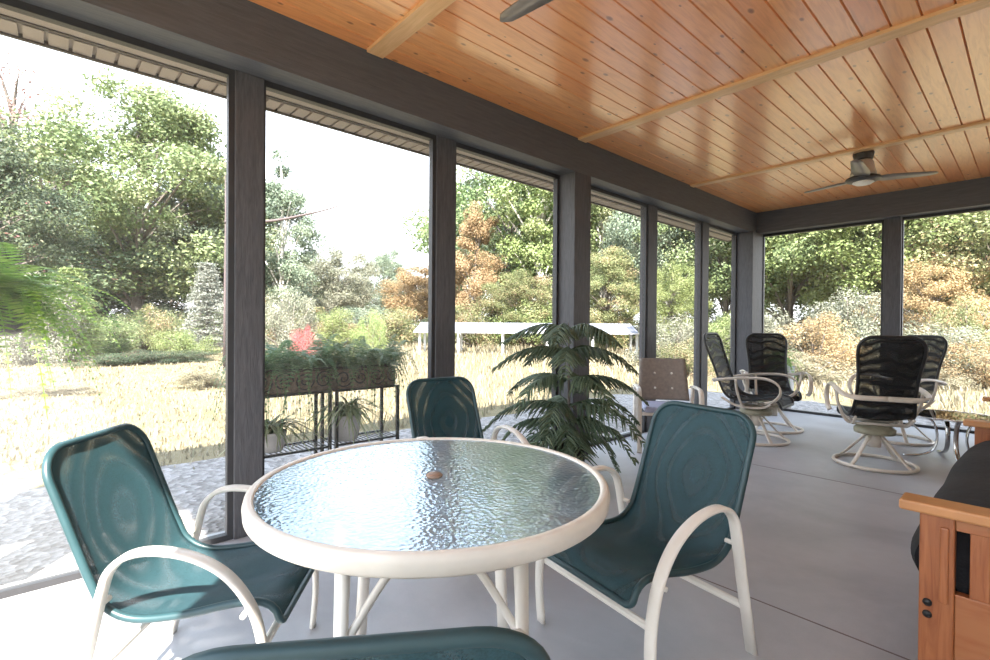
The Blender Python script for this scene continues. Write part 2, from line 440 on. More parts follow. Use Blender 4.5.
# posts
def post(x0, x1, y0, y1):
    o = MB().box(x0, x1, y0, y1, 0, ZB).build('trim_%d' % post.n, M['trim'], bevel=.004); post.n += 1
    return struct(o)
post.n = 20
PX0, PX1 = -3.0, -2.895
posts_y = [(-.62, -.45), (.705, .875), (2.045, 2.215), (3.40, 3.63), (4.895, 5.085), (6.2, 6.385), (7.3, 7.75)]
post(-2.98, -2.69, YN-.22, YN-.02)
post(PX0, PX1, .728, .875); post(PX0, PX1, 2.045, 2.215)
post(-2.985, XL, 3.40, 3.63)
post(PX0, PX1, 4.895, 5.085); post(PX0, PX1, 6.2, 6.385)
post(-2.985, -2.69, 7.3, 7.76)
post(-1.285, -1.115, 7.62, 7.75); post(.34, .5, 7.62, 7.75)
post(-.2, -.08, YN-.2, YN-.08); 
# screened bays : frame bars + screen
wn = [0]
def bay(axis, a0, a1, z0=0, z1=ZB, fw=.03):
    wn[0] += 1
    root = bpy.data.objects.new('window_%d' % wn[0], None); col.objects.link(root); root['kind'] = 'structure'
    f = MB(); d0, d1 = -.022, .022
    def bx(u0, u1, w0, w1, d0=d0, d1=d1):
        if axis == 'y': f.box(XS+d0, XS+d1, u0, u1, w0, w1)
        else: f.box(u0, u1, YS+d0, YS+d1, w0, w1)
    bx(a0, a1, z0, z0+.03); bx(a0, a1, z1-.035, z1)
    bx(a0, a0+.012, z0+.03, z1-.035); bx(a1-fw, a1, z0+.03, z1-.035)
    struct(f.build('window_frame', M['black_alu'] if axis == 'x' else M['frame_mix'], root))
    s = MB()
    if axis == 'y': s.add([(XS, a0+.01, z0+.02), (XS, a1-.02, z0+.02), (XS, a1-.02, z1-.02), (XS, a0+.01, z1-.02)], [(0, 1, 2, 3)])
    else: s.add([(a0+.01, YS, z0+.02), (a1-.02, YS, z0+.02), (a1-.02, YS, z1-.02), (a0+.01, YS, z1-.02)], [(0, 1, 2, 3)])
    struct(s.build('insect_screen', M['screen'], root))
M['frame_mix'] = simple('dark screen frame', (.03, .03, .033), .5)
for a, b in ((YN, .728), (.875, 2.045), (2.215, 3.40), (3.63, 4.895), (5.085, 6.2), (6.385, 7.3)): bay('y', a, b)
bay('x', -2.69, -1.285); bay('x', -1.115, .34)
# eaves : soffit boards with ribs, channel and gutter, left side and far side
sf = MB(); zs = 2.60; ye0, ye1 = -1.05, 8.2
sf.box(-3.25, -2.98, ye0, ye1, zs, zs+.03)
sf.box(-3.42, -3.275, ye0, ye1, zs+.006, zs+.03)
y = ye0
while y < ye1:
    sf.box(-3.42, -3.275, y, y+.078, zs-.01, zs+.008)
    y += .094
struct(sf.build('trim_30', M['soffit']))
struct(MB().box(-3.276, -3.248, ye0, ye1, zs-.006, zs+.012).box(-3.44, -3.418, ye0, ye1, zs-.02, zs+.14).build('trim_31', M['soffit_dark']))
sf = MB(); sf.box(-2.98, 1, 7.77, 8.2, zs, zs+.03)
struct(sf.build('trim_32', M['soffit']))
struct(MB().box(-3.44, 1.2, 8.2, 8.22, zs-.02, zs+.14).build('trim_33', M['soffit_dark']))
rd = MB().box(-3.44, XH+3, -1.08, 8.2, zs+.3, zs+.34)
rd.add([(-3.44, -1.08, zs+.3), (-1.5, -1.08, zs+.3), (-1.55, -2.2, zs+.3), (-2.3, -2.2, zs+.3), (-3.44, -1.5, zs+.3), (-3.44, -1.08, zs+.34), (-1.5, -1.08, zs+.34), (-1.55, -2.2, zs+.34), (-2.3, -2.2, zs+.34), (-3.44, -1.5, zs+.34)],  # unseen corner flap added to the roof deck to shade the ground outside
       [(4, 3, 2, 1, 0), (5, 6, 7, 8, 9), (1, 2, 7, 6), (2, 3, 8, 7), (3, 4, 9, 8), (4, 0, 5, 9)])
struct(rd.build('ceiling_roof_shade_flap', M['soffit_dark']))

# ------------------------------------------------------------------ ceiling fans
def make_fan():
    t = thing('ceiling_fan', 'silver hugger ceiling fan with opal lamp, whole, near the far beam', 'ceiling fan')
    b = MB(); b.lathe([(.075, 0), (.085, -.02), (.072, -.075), (.06, -.085)], seg=36); b.build('canopy', M['fan_dark'], t, True)
    b = MB(); b.lathe([(.062, -.08), (.078, -.1), (.088, -.15), (.1, -.2), (.105, -.225), (.09, -.23)], seg=36); b.build('motor_housing', M['fan_body'], t, True)
    b = MB(); b.lathe([(.09, -.225), (.135, -.245), (.14, -.258), (.12, -.275), (.08, -.283)], seg=36); lr = b.build('lower_ring', M['fan_dark'], t, True)
    b = MB(); b.lathe([(.08, -.28), (.085, -.29), (.06, -.305), (.02, -.31)], seg=32); b.build('lamp', M['lamp_glass'], lr, True)
    for k in range(3):
        a = 2*PI*k/3
        bl = MB(); n = 14; up = []; lo = []
        for i in range(n+1):
            u = i/n; r = .1+.5*u
            w = (.045+.038*math.sin(min(1, u*3)*PI/2)-.045*u) * (1 if u < .9 else math.sqrt(max(.02, 1-((u-.9)/.1)**2*.95)))
            tw = -R(8)*(1-.4*u)
            for sgn, L in ((1, up), (-1, lo)):
                L.append(Vector((r, sgn*w*math.cos(tw)-.02*u, -.25+sgn*w*math.sin(tw)+.02*u)))
        vs = []
        for i in range(n+1):
            vs += [up[i]+Vector((0, 0, .004)), lo[i]+Vector((0, 0, .004)), lo[i]-Vector((0, 0, .004)), up[i]-Vector((0, 0, .004))]
        fs = []
        for i in range(n):
            for q in range(4):
                r_ = (q+1) % 4; fs.append((i*4+q, i*4+r_, i*4+4+r_, i*4+4+q))
        fs += [(0, 3, 2, 1), (n*4, n*4+1, n*4+2, n*4+3)]
        mt = Matrix.Rotation(a, 4, 'Z')
        bl.add([mt @ v for v in vs], fs)
        bl.build('blade', M['fan_blade'], t, True)
    return t
fan = make_fan(); fan.location = (-1.11, 5.64, ZC); fan.rotation_euler.z = R(38)
fan2 = copy_tree(fan); fan2.location = (-1.1, 1.56, ZC); fan2.rotation_euler.z = R(62)
fan2['label'] = 'ceiling fan nearest the viewer, only a dark blade tip showing above the table'

# ------------------------------------------------------------------ sling chairs
def sling_grid(prof, hw, corner_top, corner_bot, sag, nu=16, nv=10, waist=None):
    P = smooth_path([(0, a, b) for a, b in prof], nv)
    L = [0]
    for i in range(1, len(P)): L.append(L[-1]+(P[i]-P[i-1]).length)
    T = L[-1]
    # denser sampling near both ends for round corners
    ss = sorted(set([T*k/48 for k in range(49)] + [corner_top*(1-math.cos(k*PI/16)) for k in range(9)] + [T-corner_bot*(1-math.cos(k*PI/16)) for k in range(9)]))
    rows = []
    for s_ in ss:
        i = 0
        while i < len(L)-2 and L[i+1] < s_: i += 1
        f = (s_-L[i])/max(1e-9, L[i+1]-L[i]); p = P[i].lerp(P[i+1], f)
        tg = (P[i+1]-P[i]).normalized(); nr = Vector((0, -tg.z, tg.y))
        w = hw*(waist(s_/T) if waist else 1)
        d0, d1 = s_, T-s_
        if d0 < corner_top: w = w-corner_top+math.sqrt(max(0, corner_top**2-(corner_top-d0)**2))
        if d1 < corner_bot: w = w-corner_bot+math.sqrt(max(0, corner_bot**2-(corner_bot-d1)**2))
        rows.append((p, nr, w, s_/T))
    vs = []; edge_l = []; edge_r = []
    for p, nr, w, q in rows:
        fall = math.sin(min(1, max(0, q))*PI)**.5
        for k in range(nu+1):
            u = -1+2*k/nu
            vs.append(p + Vector((u*w, 0, 0)) + nr*(-sag*fall*(1-u*u)))
        edge_l.append(p+Vector((-w, 0, 0))); edge_r.append(p+Vector((w, 0, 0)))
    fs = []
    for i in range(len(rows)-1):
        for k in range(nu):
            fs.append((i*(nu+1)+k, i*(nu+1)+k+1, (i+1)*(nu+1)+k+1, (i+1)*(nu+1)+k))
    top = [rows[0][0]+Vector((rows[0][2]*(-1+2*k/8), 0, 0)) for k in range(1, 8)]
    bot = [rows[-1][0]+Vector((rows[-1][2]*(1-2*k/8), 0, 0)) for k in range(1, 8)]
    loop = edge_l[::-1]+top+edge_r+bot
    # drop near-coincident points
    out = [loop[0]]
    for p in loop[1:]:
        if (p-out[-1]).length > .004: out.append(p)
    return vs, fs, out

def make_dining():
    t = thing('dining_chair', 'x', 'chair')
    prof = [(-.43, .895), (-.385, .78), (-.325, .62), (-.275, .49), (-.235, .415), (-.15, .372), (0, .378), (.14, .405), (.225, .41), (.275, .385), (.295, .335)]
    vs, fs, loop = sling_grid(prof, .245, .1, .03, .022)
    s = MB(); s.add(vs, fs); sl = s.build('sling', M['sling_teal'], t, True)
    so = sl.modifiers.new('th', 'SOLIDIFY'); so.thickness = .005; so.offset = 0
    e = MB(); e.tube(loop, .0125, 8, True); e.build('sling_edge', M['edge_teal'], t, True)
    for sx in (-1, 1):
        x = sx*.292
        arch = [(x, .25, 0), (x, .262, .16), (x, .255, .3), (x, .222, .42), (x, .15, .52), (x, .05, .58), (x, -.06, .602), (x, -.14, .59), (x, -.19, .545), (x, -.212, .48)]
        path = smooth_path(arch, 6)+[Vector((x, -.25, .3)), Vector((x, -.32, 0))]
        a = MB(); a.flat(path, .046, .019, (1, 0, 0)); arm = a.build('arm', M['white_metal'], t, True)
        MB().tube([(x-sx*.05, .2, .395), (x+sx*.012, .2, .395)], .009, 8).build('bolt', M['white_metal'], arm, True)
        MB().tube([(x-sx*.05, -.222, .44), (x+sx*.015, -.222, .44)], .009, 8).build('bolt', M['white_metal'], arm, True)
    c = MB(); c.flat([(-.285, .245, .27), (.285, .245, .27)], .03, .022, (0, 0, 1)); c.build('crossbar', M['white_metal'], t)
    c = MB(); c.flat([(-.285, -.278, .19), (.285, -.278, .19)], .03, .022, (0, 0, 1)); c.build('crossbar', M['white_metal'], t)
    return t
def face(dx, dy): return math.atan2(-dx, dy)     # z rotation that turns local +y towards (dx,dy)
din = make_dining()
D = [((-.994, 1.617), (-.17, -.99), 'dark teal sling dining chair right of the glass table, whole, white arch arms'),
     ((-1.79, .41), (.60, .80), 'sunlit teal sling dining chair left of the glass table beside the screen'),
     ((-2.09, 1.74), (.99, -.11), 'dark sling dining chair behind the glass table, mostly hidden by it'),
     ((-.822, .468), (-.83, .56), 'sling dining chair seen from behind at the bottom edge, only its top rim showing')]
for i, (p, d, lab) in enumerate(D):
    o = din if i == 0 else copy_tree(din)
    o.location = (p[0], p[1], 0); o.rotation_euler.z = face(*d); o.scale = ((.93, .9, .93, .905)[i],)*3; o['label'] = lab; o['group'] = 'dining chairs around the glass table'

def make_swivel():
    t = thing('swivel_rocker', 'x', 'chair')
    prof = [(-.47, 1.06), (-.42, .9), (-.35, .72), (-.29, .56), (-.24, .47), (-.16, .42), (0, .42), (.14, .445), (.22, .445), (.27, .42), (.29, .37)]
    def waist(q):
        return 1.0 if q < .12 else 1.0-.1*math.sin(min(1, (q-.12)/.45)*PI)
    vs, fs, loop = sling_grid(prof, .222, .1, .04, .03, waist=waist)
    s = MB(); s.add(vs, fs); sl = s.build('sling', M['sling_black'], t, True)
    so = sl.modifiers.new('th', 'SOLIDIFY'); so.thickness = .005; so.offset = 0
    MB().tube(loop, .013, 8, True).build('sling_edge', M['edge_black'], t, True)
    # arms: one bent flat band round the back with scrolled fronts
    for sx in (-1, 1):
        x = sx*.31
        path = smooth_path([(0, -.37, .585), (sx*.2, -.36, .585), (sx*.285, -.3, .6), (x, -.15, .625), (x, .05, .645), (x, .2, .64), (x, .29, .59), (x, .305, .51), (x, .25, .44), (x, .17, .415)], 6)
        MB().flat(path, .04, .016, (0, 0, 1) if False else (1, 0, .6)).build('arm', M['tan_metal'], t, True)
        MB().tube(smooth_path([(x, -.1, .625), (sx*.29, -.09, .5), (sx*.22, -.06, .36), (sx*.1, -.02, .335)], 6), .0125, 8).build('arm_support', M['tan_metal'], t, True)
    fr = MB()
    for sx in (-1, 1):
        fr.tube(smooth_path([(sx*.2, -.28, .42), (sx*.19, -.12, .35), (sx*.17, .1, .35), (sx*.2, .2, .40)], 6), .012, 8)
    for yy in (-.1, .1): fr.tube([(-.19, yy, .35), (.19, yy, .35)], .012, 8)
    fr.build('seat_frame', M['tan_metal'], t, True)
    MB().lathe([(.09, .255), (.15, .262), (.155, .3), (.13, .318), (.11, .34)], seg=28).build('swivel_plate', M['steel_rust'], t, True)
    b = MB(); ring = [(.3*math.cos(a), .3*math.sin(a), .016) for a in [2*PI*k/48 for k in range(48)]]
    b.tube(ring, .0145, 8, True)
    b.build('base_ring', M['tan_metal'], t, True)
    for k in range(4):
        a = PI/4+k*PI/2; c_, s_ = math.cos(a), math.sin(a)
        MB().flat(smooth_path([(.3*c_, .3*s_, .018), (.24*c_, .24*s_, .07), (.15*c_, .15*s_, .16), (.06*c_, .06*s_, .25)], 6), .035, .014, (-s_, c_, 0)).build('leg', M['tan_metal'], t, True)
    MB().lathe([(.05, .15), (.055, .26)], seg=20).build('hub', M['tan_metal'], t, True)
    return t
sw = make_swivel()
S = [((-1.96, 5.45), (.97, .05), 'black high-back swivel rocker in side view, beyond the plain taupe-backed armchair'),
     ((-2.05, 6.2), (.48, -.88), 'black high-back swivel rocker in the far left corner before the corner post'),
     ((-.93, 5.25), (-.40, .92), 'black high-back swivel rocker seen from behind, nearest of the far group, ring base in view'),
     ((-.98, 6.6), (-.35, -.94), 'black swivel rocker partly hidden behind the one seen from behind, by the low glass table')]
for i, (p, d, lab) in enumerate(S):
    o = sw if i == 0 else copy_tree(sw)
    o.location = (p[0], p[1], 0); o.rotation_euler.z = face(*d); o.scale = ((1, 1, .96, .96)[i], (1, 1, .95, .95)[i], (1.04, 1.03, 1.04, 1.03)[i]); o['label'] = lab; o['group'] = 'black swivel rockers at the far end'

# ------------------------------------------------------------------ armchair with a plain back
t = thing('armchair', 'white armchair with plain taupe back panel, four buttons and blue grey seat by the screen', 'chair', (-2.40, 4.42, 0), face(.60, -.80)); t.scale = (.92, .92, .92)
b = MB(); prof = smooth_path([(0, -.34, .92), (0, -.3, .78), (0, -.25, .6), (0, -.22, .47)], 5)
rows = []
for i, p in enumerate(prof):
    q = i/(len(prof)-1); rows.append([p+Vector((u*(.24+.03*q), -.03*(1-u*u), 0)) for u in [k/6-1 for k in range(13)]])
b.add([v for r_ in rows for v in r_], [(i*13+k, i*13+k+1, i*13+14+k, i*13+13+k) for i in range(len(rows)-1) for k in range(12)])
bp = o = b.build('back_panel', M['panelback'], t, True); so = o.modifiers.new('th', 'SOLIDIFY'); so.thickness = .025
for xx, zz in ((-.09, .76), (.09, .76), (-.09, .6), (.09, .6)):
    yy = -.25-(zz-.6)*.29
    MB().lathe([(.001, .0), (.012, .002), (.012, .006), (.001, .012)], seg=14).build('button', M['white_metal'], bp, True).matrix_local = Matrix.Translation((xx, yy+.016-.03*(1-(xx/.25)**2)+.018, zz)) @ Matrix.Rotation(R(-90), 4, 'X')
b = MB(); b.box(-.25, .25, -.22, .24, .4, .46); b.build('seat', M['pad_blue'], t, bevel=.02, seg=3)
for sx in (-1, 1):
    x = sx*.3
    MB().flat(smooth_path([(x, .29, 0), (x, .26, .2), (x, .23, .42), (x, .21, .57), (x, .17, .62), (x, .1, .635), (x, -.1, .635), (x, -.22, .63)], 6)+[Vector((x, -.3, .61))], .05, .018, (1, 0, 0)).build('arm', M['white_metal'], t, True)
    MB().flat([(x, -.22, .63), (x, -.27, .3), (x, -.33, 0)], .04, .018, (1, 0, 0)).build('rear_leg', M['white_metal'], t, True)
MB().box(-.29, .29, .2, .235, .37, .4).box(-.29, .29, -.25, -.22, .37, .4).build('crossbar', M['white_metal'], t)

# ------------------------------------------------------------------ round glass dining table
TX, TY, TZ, TR = -1.25, .88, .70, .53
t = thing('dining_table', 'round glass-topped dining table with thick cream rim and braced legs', 'table', (TX, TY, 0))
MB().lathe([(TR-.028, TZ-.052), (TR-.004, TZ-.05), (TR, TZ-.044), (TR+.002, TZ-.02), (TR-.002, TZ-.004), (TR-.008, TZ), (TR-.02, TZ), (TR-.026, TZ-.006), (TR-.028, TZ-.052)], seg=120, cap=False).build('table_rim', M['rim_metal'], t, True)
g = MB(); n = 96
g.add([(0, 0, TZ-.006)]+[((TR-.026)*math.cos(2*PI*k/n), (TR-.026)*math.sin(2*PI*k/n), TZ-.006) for k in range(n)], [(0, k+1, (k+1) % n+1) for k in range(n)])
gt = g.build('glass_top', M['glass_top'], t)
MB().lathe([(.001, TZ-.004), (.024, TZ-.004), (.026, TZ+.002), (.02, TZ+.007), (.001, TZ+.008)], seg=24, cap=False).build('umbrella_plug', M['plug'], gt, True)
LR = .33
legs = [R(a) for a in (191, 280, 10, 99)]
MB().tube([((LR+.01)*math.cos(2*PI*k/64), (LR+.01)*math.sin(2*PI*k/64), TZ-.06) for k in range(64)], .011, 8, True).build('apron_ring', M['white_metal'], t, True)
for a in legs:
    c_, s_ = math.cos(a), math.sin(a)
    MB().flat([(LR*c_, LR*s_, TZ-.05), ((LR+.005)*c_, (LR+.005)*s_, .3), ((LR+.03)*c_, (LR+.03)*s_, 0)], .046, .026, (-s_, c_, 0)).build('leg', M['white_metal'], t, True)
    MB().flat([(LR*c_, LR*s_, TZ-.048), ((TR-.02)*c_, (TR-.02)*s_, TZ-.04)], .036, .016, (-s_, c_, 0)).build('rim_bracket', M['white_metal'], t, True)
    for sg in (-1, 1):
        b_ = a+sg*PI/2
        q = Vector((LR*c_, LR*s_, .33)); e = (Vector((LR*c_, LR*s_, 0))+Vector((LR*math.cos(b_), LR*math.sin(b_), 0)))/2*1.06; e.z = TZ-.06
        mid = q.lerp(e, .5)+Vector((0, 0, .035))
        MB().flat(smooth_path([q, mid, e], 8), .024, .02, (c_, s_, 0)).build('brace', M['white_metal'], t, True)

# ------------------------------------------------------------------ low glass table at the far end
t = thing('side_table', 'low round glass table with curved chrome legs among the black rockers', 'table', (-.5, 5.95, 0))
MB().lathe([(.001, .392), (.325, .392), (.33, .396), (.325, .4), (.001, .4)], seg=64, cap=False).build('glass_top', M['clear_glass'], t)
MB().tube([(.332*math.cos(2*PI*k/64), .332*math.sin(2*PI*k/64), .396) for k in range(64)], .008, 8, True).build('rim', M['chrome'], t, True)
for k in range(4):
    a = R(20)+k*PI/2; c_, s_ = math.cos(a), math.sin(a)
    MB().flat(smooth_path([(.2*c_, .2*s_, .385), (.13*c_, .13*s_, .33), (.1*c_, .1*s_, .2), (.13*c_, .13*s_, .08), (.22*c_, .22*s_, .025), (.34*c_, .34*s_, .01)], 6), .035, .014, (-s_, c_, 0)).build('leg', M['chrome'], t, True)

# ------------------------------------------------------------------ futons along the house wall
def make_futon(y0, y1, label, mattress=True):
    t = thing('futon_sofa', label, 'sofa', (0, (y0+y1)/2, 0))
    h = (y1-y0)/2; xf, xb = -.25, XH-.04
    for sg in (-1, 1):
        ya = sg*h
        a0, a1 = (ya, ya+.075) if sg < 0 else (ya-.075, ya)
        MB().box(xf-.05, xb, a0-.015, a1+.015, .575, .61).build('arm_top', M['oak_top'], t, bevel=.008)
        fp = MB().box(xf, xf+.085, a0+.012, a1-.012, 0, .575).build('front_post', M['oak_v'], t, bevel=.005)
        MB().box(xf+.05, xf+.072, a0+.004, a0+.012, .3, .54).build('post_inlay', M['oak_v'], fp, bevel=.004)
        MB().box(xb-.085, xb, a0+.01, a1-.01, 0, .575).build('rear_post', M['oak_v'], t, bevel=.005)
        x = xf+.118
        while x < xb-.12:
            MB().box(x, x+.045, a0+.025, a1-.025, .33, .54).build('slat', M['oak_v'], t, bevel=.003); x += .1
        MB().box(xf+.085, xb-.085, a0+.02, a1-.02, .535, .576).build('upper_rail', M['oak'], t, bevel=.003)
        MB().box(xf+.085, xb-.085, a0+.02, a1-.02, .06, .335).build('lower_panel', M['oak'], t, bevel=.003)
        for z_ in (.25, .288):
            b = MB().lathe([(.001, 0), (.012, 0), (.012, .004), (.001, .006)], seg=14).build('bolt', M['black_iron'], fp, True)
            b.matrix_local = Matrix.Translation((xf+.022, a0+.012, z_)) @ Matrix.Rotation(R(90), 4, 'X')
    MB().box(xf+.03, xf+.06, -h+.08, h-.08, .2, .3).build('front_rail', M['oak'], t, bevel=.004)
    MB().box(xf+.06, xb-.05, -h+.08, h-.08, .25, .28).build('seat_deck', M['oak'], t)
    if mattress:
        # soft mattress : seat bulging over the front rail and back folded up
        mb = MB(); nu, nv = 24, 26; vs = []; fs = []
        prof = smooth_path([(xf+.05, 0, .26), (xf-.035, 0, .31), (xf-.055, 0, .4), (xf+.02, 0, .5), (xf+.22, 0, .54), (xf+.36, 0, .62), (xf+.42, 0, .8), (xf+.5, 0, .9), (xf+.6, 0, .88), (xf+.66, 0, .6), (xf+.5, 0, .3), (xf+.05, 0, .26)], 5)
        P = len(prof)
        for i in range(nu+1):
            u = -1+2*i/nu; yy = u*(h-.1)
            k = 1-.1*abs(u)**10
            cx_, cz_ = xf+.3, .45
            for p in prof: vs.append((cx_+(p.x-cx_)*k, yy, cz_+(p.z-cz_)*k+.008*math.sin(yy*9+p.x*7)))
        for i in range(nu):
            for j in range(P-1): fs.append((i*P+j, i*P+j+1, (i+1)*P+j+1, (i+1)*P+j))
        fs.append(tuple(range(P-1))); fs.append(tuple(nu*P+j for j in range(P-1))[::-1])
        mb.add(vs, fs).build('mattress', M['futon'], t, True)
    return t
make_futon(2.08, 4.24, 'oak futon sofa with black mattress at the right edge, its slatted arm nearest the viewer')
make_futon(5.72, 7.0, 'second oak sofa beyond the black futon, only a wooden arm corner showing', False)

# ------------------------------------------------------------------ foliage
def leaf_quad(mb, p, n, size, tint, up=None, asp=1.0):
    n = n.normalized(); a = n.orthogonal().normalized()
    a = Matrix.Rotation(rnd.random()*2*PI, 3, n) @ a
    b = n.cross(a)
    s = size*(.6+.8*rnd.random())*.5
    mb.add([p-a*s*.9, p-b*s*asp*.55, p+a*s, p+b*s*asp*.55], [(0, 1, 2, 3)], tint)
def rand_dir():
    z = rnd.uniform(-1, 1); a = rnd.random()*2*PI; r = math.sqrt(1-z*z)
    return Vector((r*math.cos(a), r*math.sin(a), z))
def crown_mesh(kind, seed):
    """unit tree: height 1. Returns foliage MB, trunk MB"""
    rnd.seed(seed); mb = MB(); tk = MB()
    if kind in ('oak', 'tall', 'sparse'):
        rx, zc, rz, ncl, per, ls = {'oak': (.36, .56, .42, 125, 430, .0085), 'tall': (.2, .56, .44, 75, 460, .008), 'sparse': (.24, .6, .38, 60, 90, .007)}[kind]
        tops = []
        for c in range(ncl):
            d = rand_dir()
            rr = .35+.65*rnd.random()**.5
            # irregular lobed outline
            lob = 1+.16*math.sin(3*math.atan2(d.y, d.x)+seed)+.12*math.sin(5*d.z+seed*2)
            taper = 1.0-.35*max(0, d.z)
            q = Vector((d.x*rx*rr*lob*taper, d.y*rx*rr*lob*taper, zc+d.z*rz*rr))
            tops.append(q)
            cr = (.085 if kind == 'oak' else .07)*rnd.uniform(.6, 1.25)
            ct = rnd.gauss(0, .13)
            for k in range(per):
                e = rand_dir(); e.z *= .75
                p = q+e*cr*(rnd.random()**.4)
                nn = e*.8+rand_dir()*.9+Vector((0, 0, .5))
                leaf_quad(mb, p, nn, ls*1.5, min(1, max(0, .5+ct+rnd.gauss(0, .14))))
        base = .12 if kind != 'sparse' else .2
        tk.tube(smooth_path([(0, 0, -.03), (.005, 0, .2), (-.008, .006, .5), (.004, 0, .85)], 5), .02, 8, scale=[1-.85*i/15 for i in range(16)])
        for q in tops[::3 if kind != 'sparse' else 1]:
            z0 = max(base, q.z-.22*rnd.uniform(.7, 1.2)); s0 = Vector((0, 0, z0))
            tk.tube(smooth_path([s0, s0.lerp(q, .5)+Vector((0, 0, .02)), q], 3), .006, 5, scale=[1-.12*i for i in range(7)])
    elif kind == 'bush':
        for c in range(38):
            d = rand_dir(); d.z = abs(d.z)
            rr = rnd.random()**.5
            q = Vector((d.x*.5*rr, d.y*.5*rr, .1+.72*d.z*rr)); ct = rnd.gauss(0, .13); cr = .15*rnd.uniform(.7, 1.3)
            for k in range(480):
                e = rand_dir(); p = q+e*cr*(rnd.random()**.4)
                if p.z < 0: continue
                leaf_quad(mb, p, e*.8+rand_dir()+Vector((0, 0, .4)), .022, min(1, max(0, .5+ct+rnd.gauss(0, .2))))
            tk.tube([(0, 0, -.03), q*.5+Vector((0, 0, .03)), q], .012, 5, scale=[1, .7, .4])
    elif kind == 'conifer':
        tk.tube([(0, 0, -.03), (0, 0, .5), (0, 0, .97)], .018, 8, scale=[1, .6, .15])
        for l in range(26):
            z = .08+.88*l/26; rad = .3*(1-z)**.85+.02
            nb = 11
            for k in range(nb):
                a = rnd.random()*2*PI; rr = rad*rnd.uniform(.7, 1.1)
                ct = rnd.gauss(0, .12)
                tk.tube([(0, 0, z), (rr*math.cos(a)*.8, rr*math.sin(a)*.8, z-rr*.1)], .004, 4, scale=[1, .4])
                for j in range(48):
                    f = rnd.random()**.7
                    p = Vector((rr*f*math.cos(a), rr*f*math.sin(a), z-rr*f*.15+rnd.gauss(0, .008)))
                    side = Vector((-math.sin(a), math.cos(a), 0))*rnd.gauss(0, .05*(1.1-f)+.012)
                    leaf_quad(mb, p+side, rand_dir()+Vector((0, 0, .9)), .022, min(1, max(0, .4+.25*f+ct+rnd.gauss(0, .15))), asp=.7)
    return mb, tk
PROTO = {}
def proto(kind, variant):
    key = (kind, variant)
    if key not in PROTO:
        mb, tk = crown_mesh(kind, 11+variant*7+len(kind)*3)
        me = mb.build('foliage', M['leaf_mid'], None, False, 0, True); 
        tr = tk.build('trunk', M['trunk'], None, True)
        PROTO[key] = (me.data, tr.data)
        bpy.data.objects.remove(me); bpy.data.objects.remove(tr)
    return PROTO[key]
GZ = -.13
def plant(name, kind, variant, mat, px, depth, h, w, label, cat='tree', rz=None, trunk='trunk', group=None, xy=None):
    fm, tm = proto(kind, variant)
    x, y = xy if xy else ground_pos(px, depth)
    r = thing(name, label, cat, (x, y, GZ), rz if rz is not None else (x*7+y*3) % 6.28, group)
    base = {'oak': .72, 'tall': .4, 'sparse': .48, 'bush': 1.0, 'conifer': .6}[kind]
    r.scale = (w/base, w/base, h)
    tr = bpy.data.objects.new('trunk', tm); col.objects.link(tr); tr.parent = r
    fo = bpy.data.objects.new('foliage', fm); col.objects.link(fo); fo.parent = r
    fo.material_slots[0].link = 'OBJECT'; fo.material_slots[0].material = M[mat]
    tr.material_slots[0].link = 'OBJECT'; tr.material_slots[0].material = M[trunk]
    return r
def H(ytop, depth): return CAM_H+(326-ytop)/F_PX*depth-GZ
def W(wpx, depth): return wpx/F_PX*depth

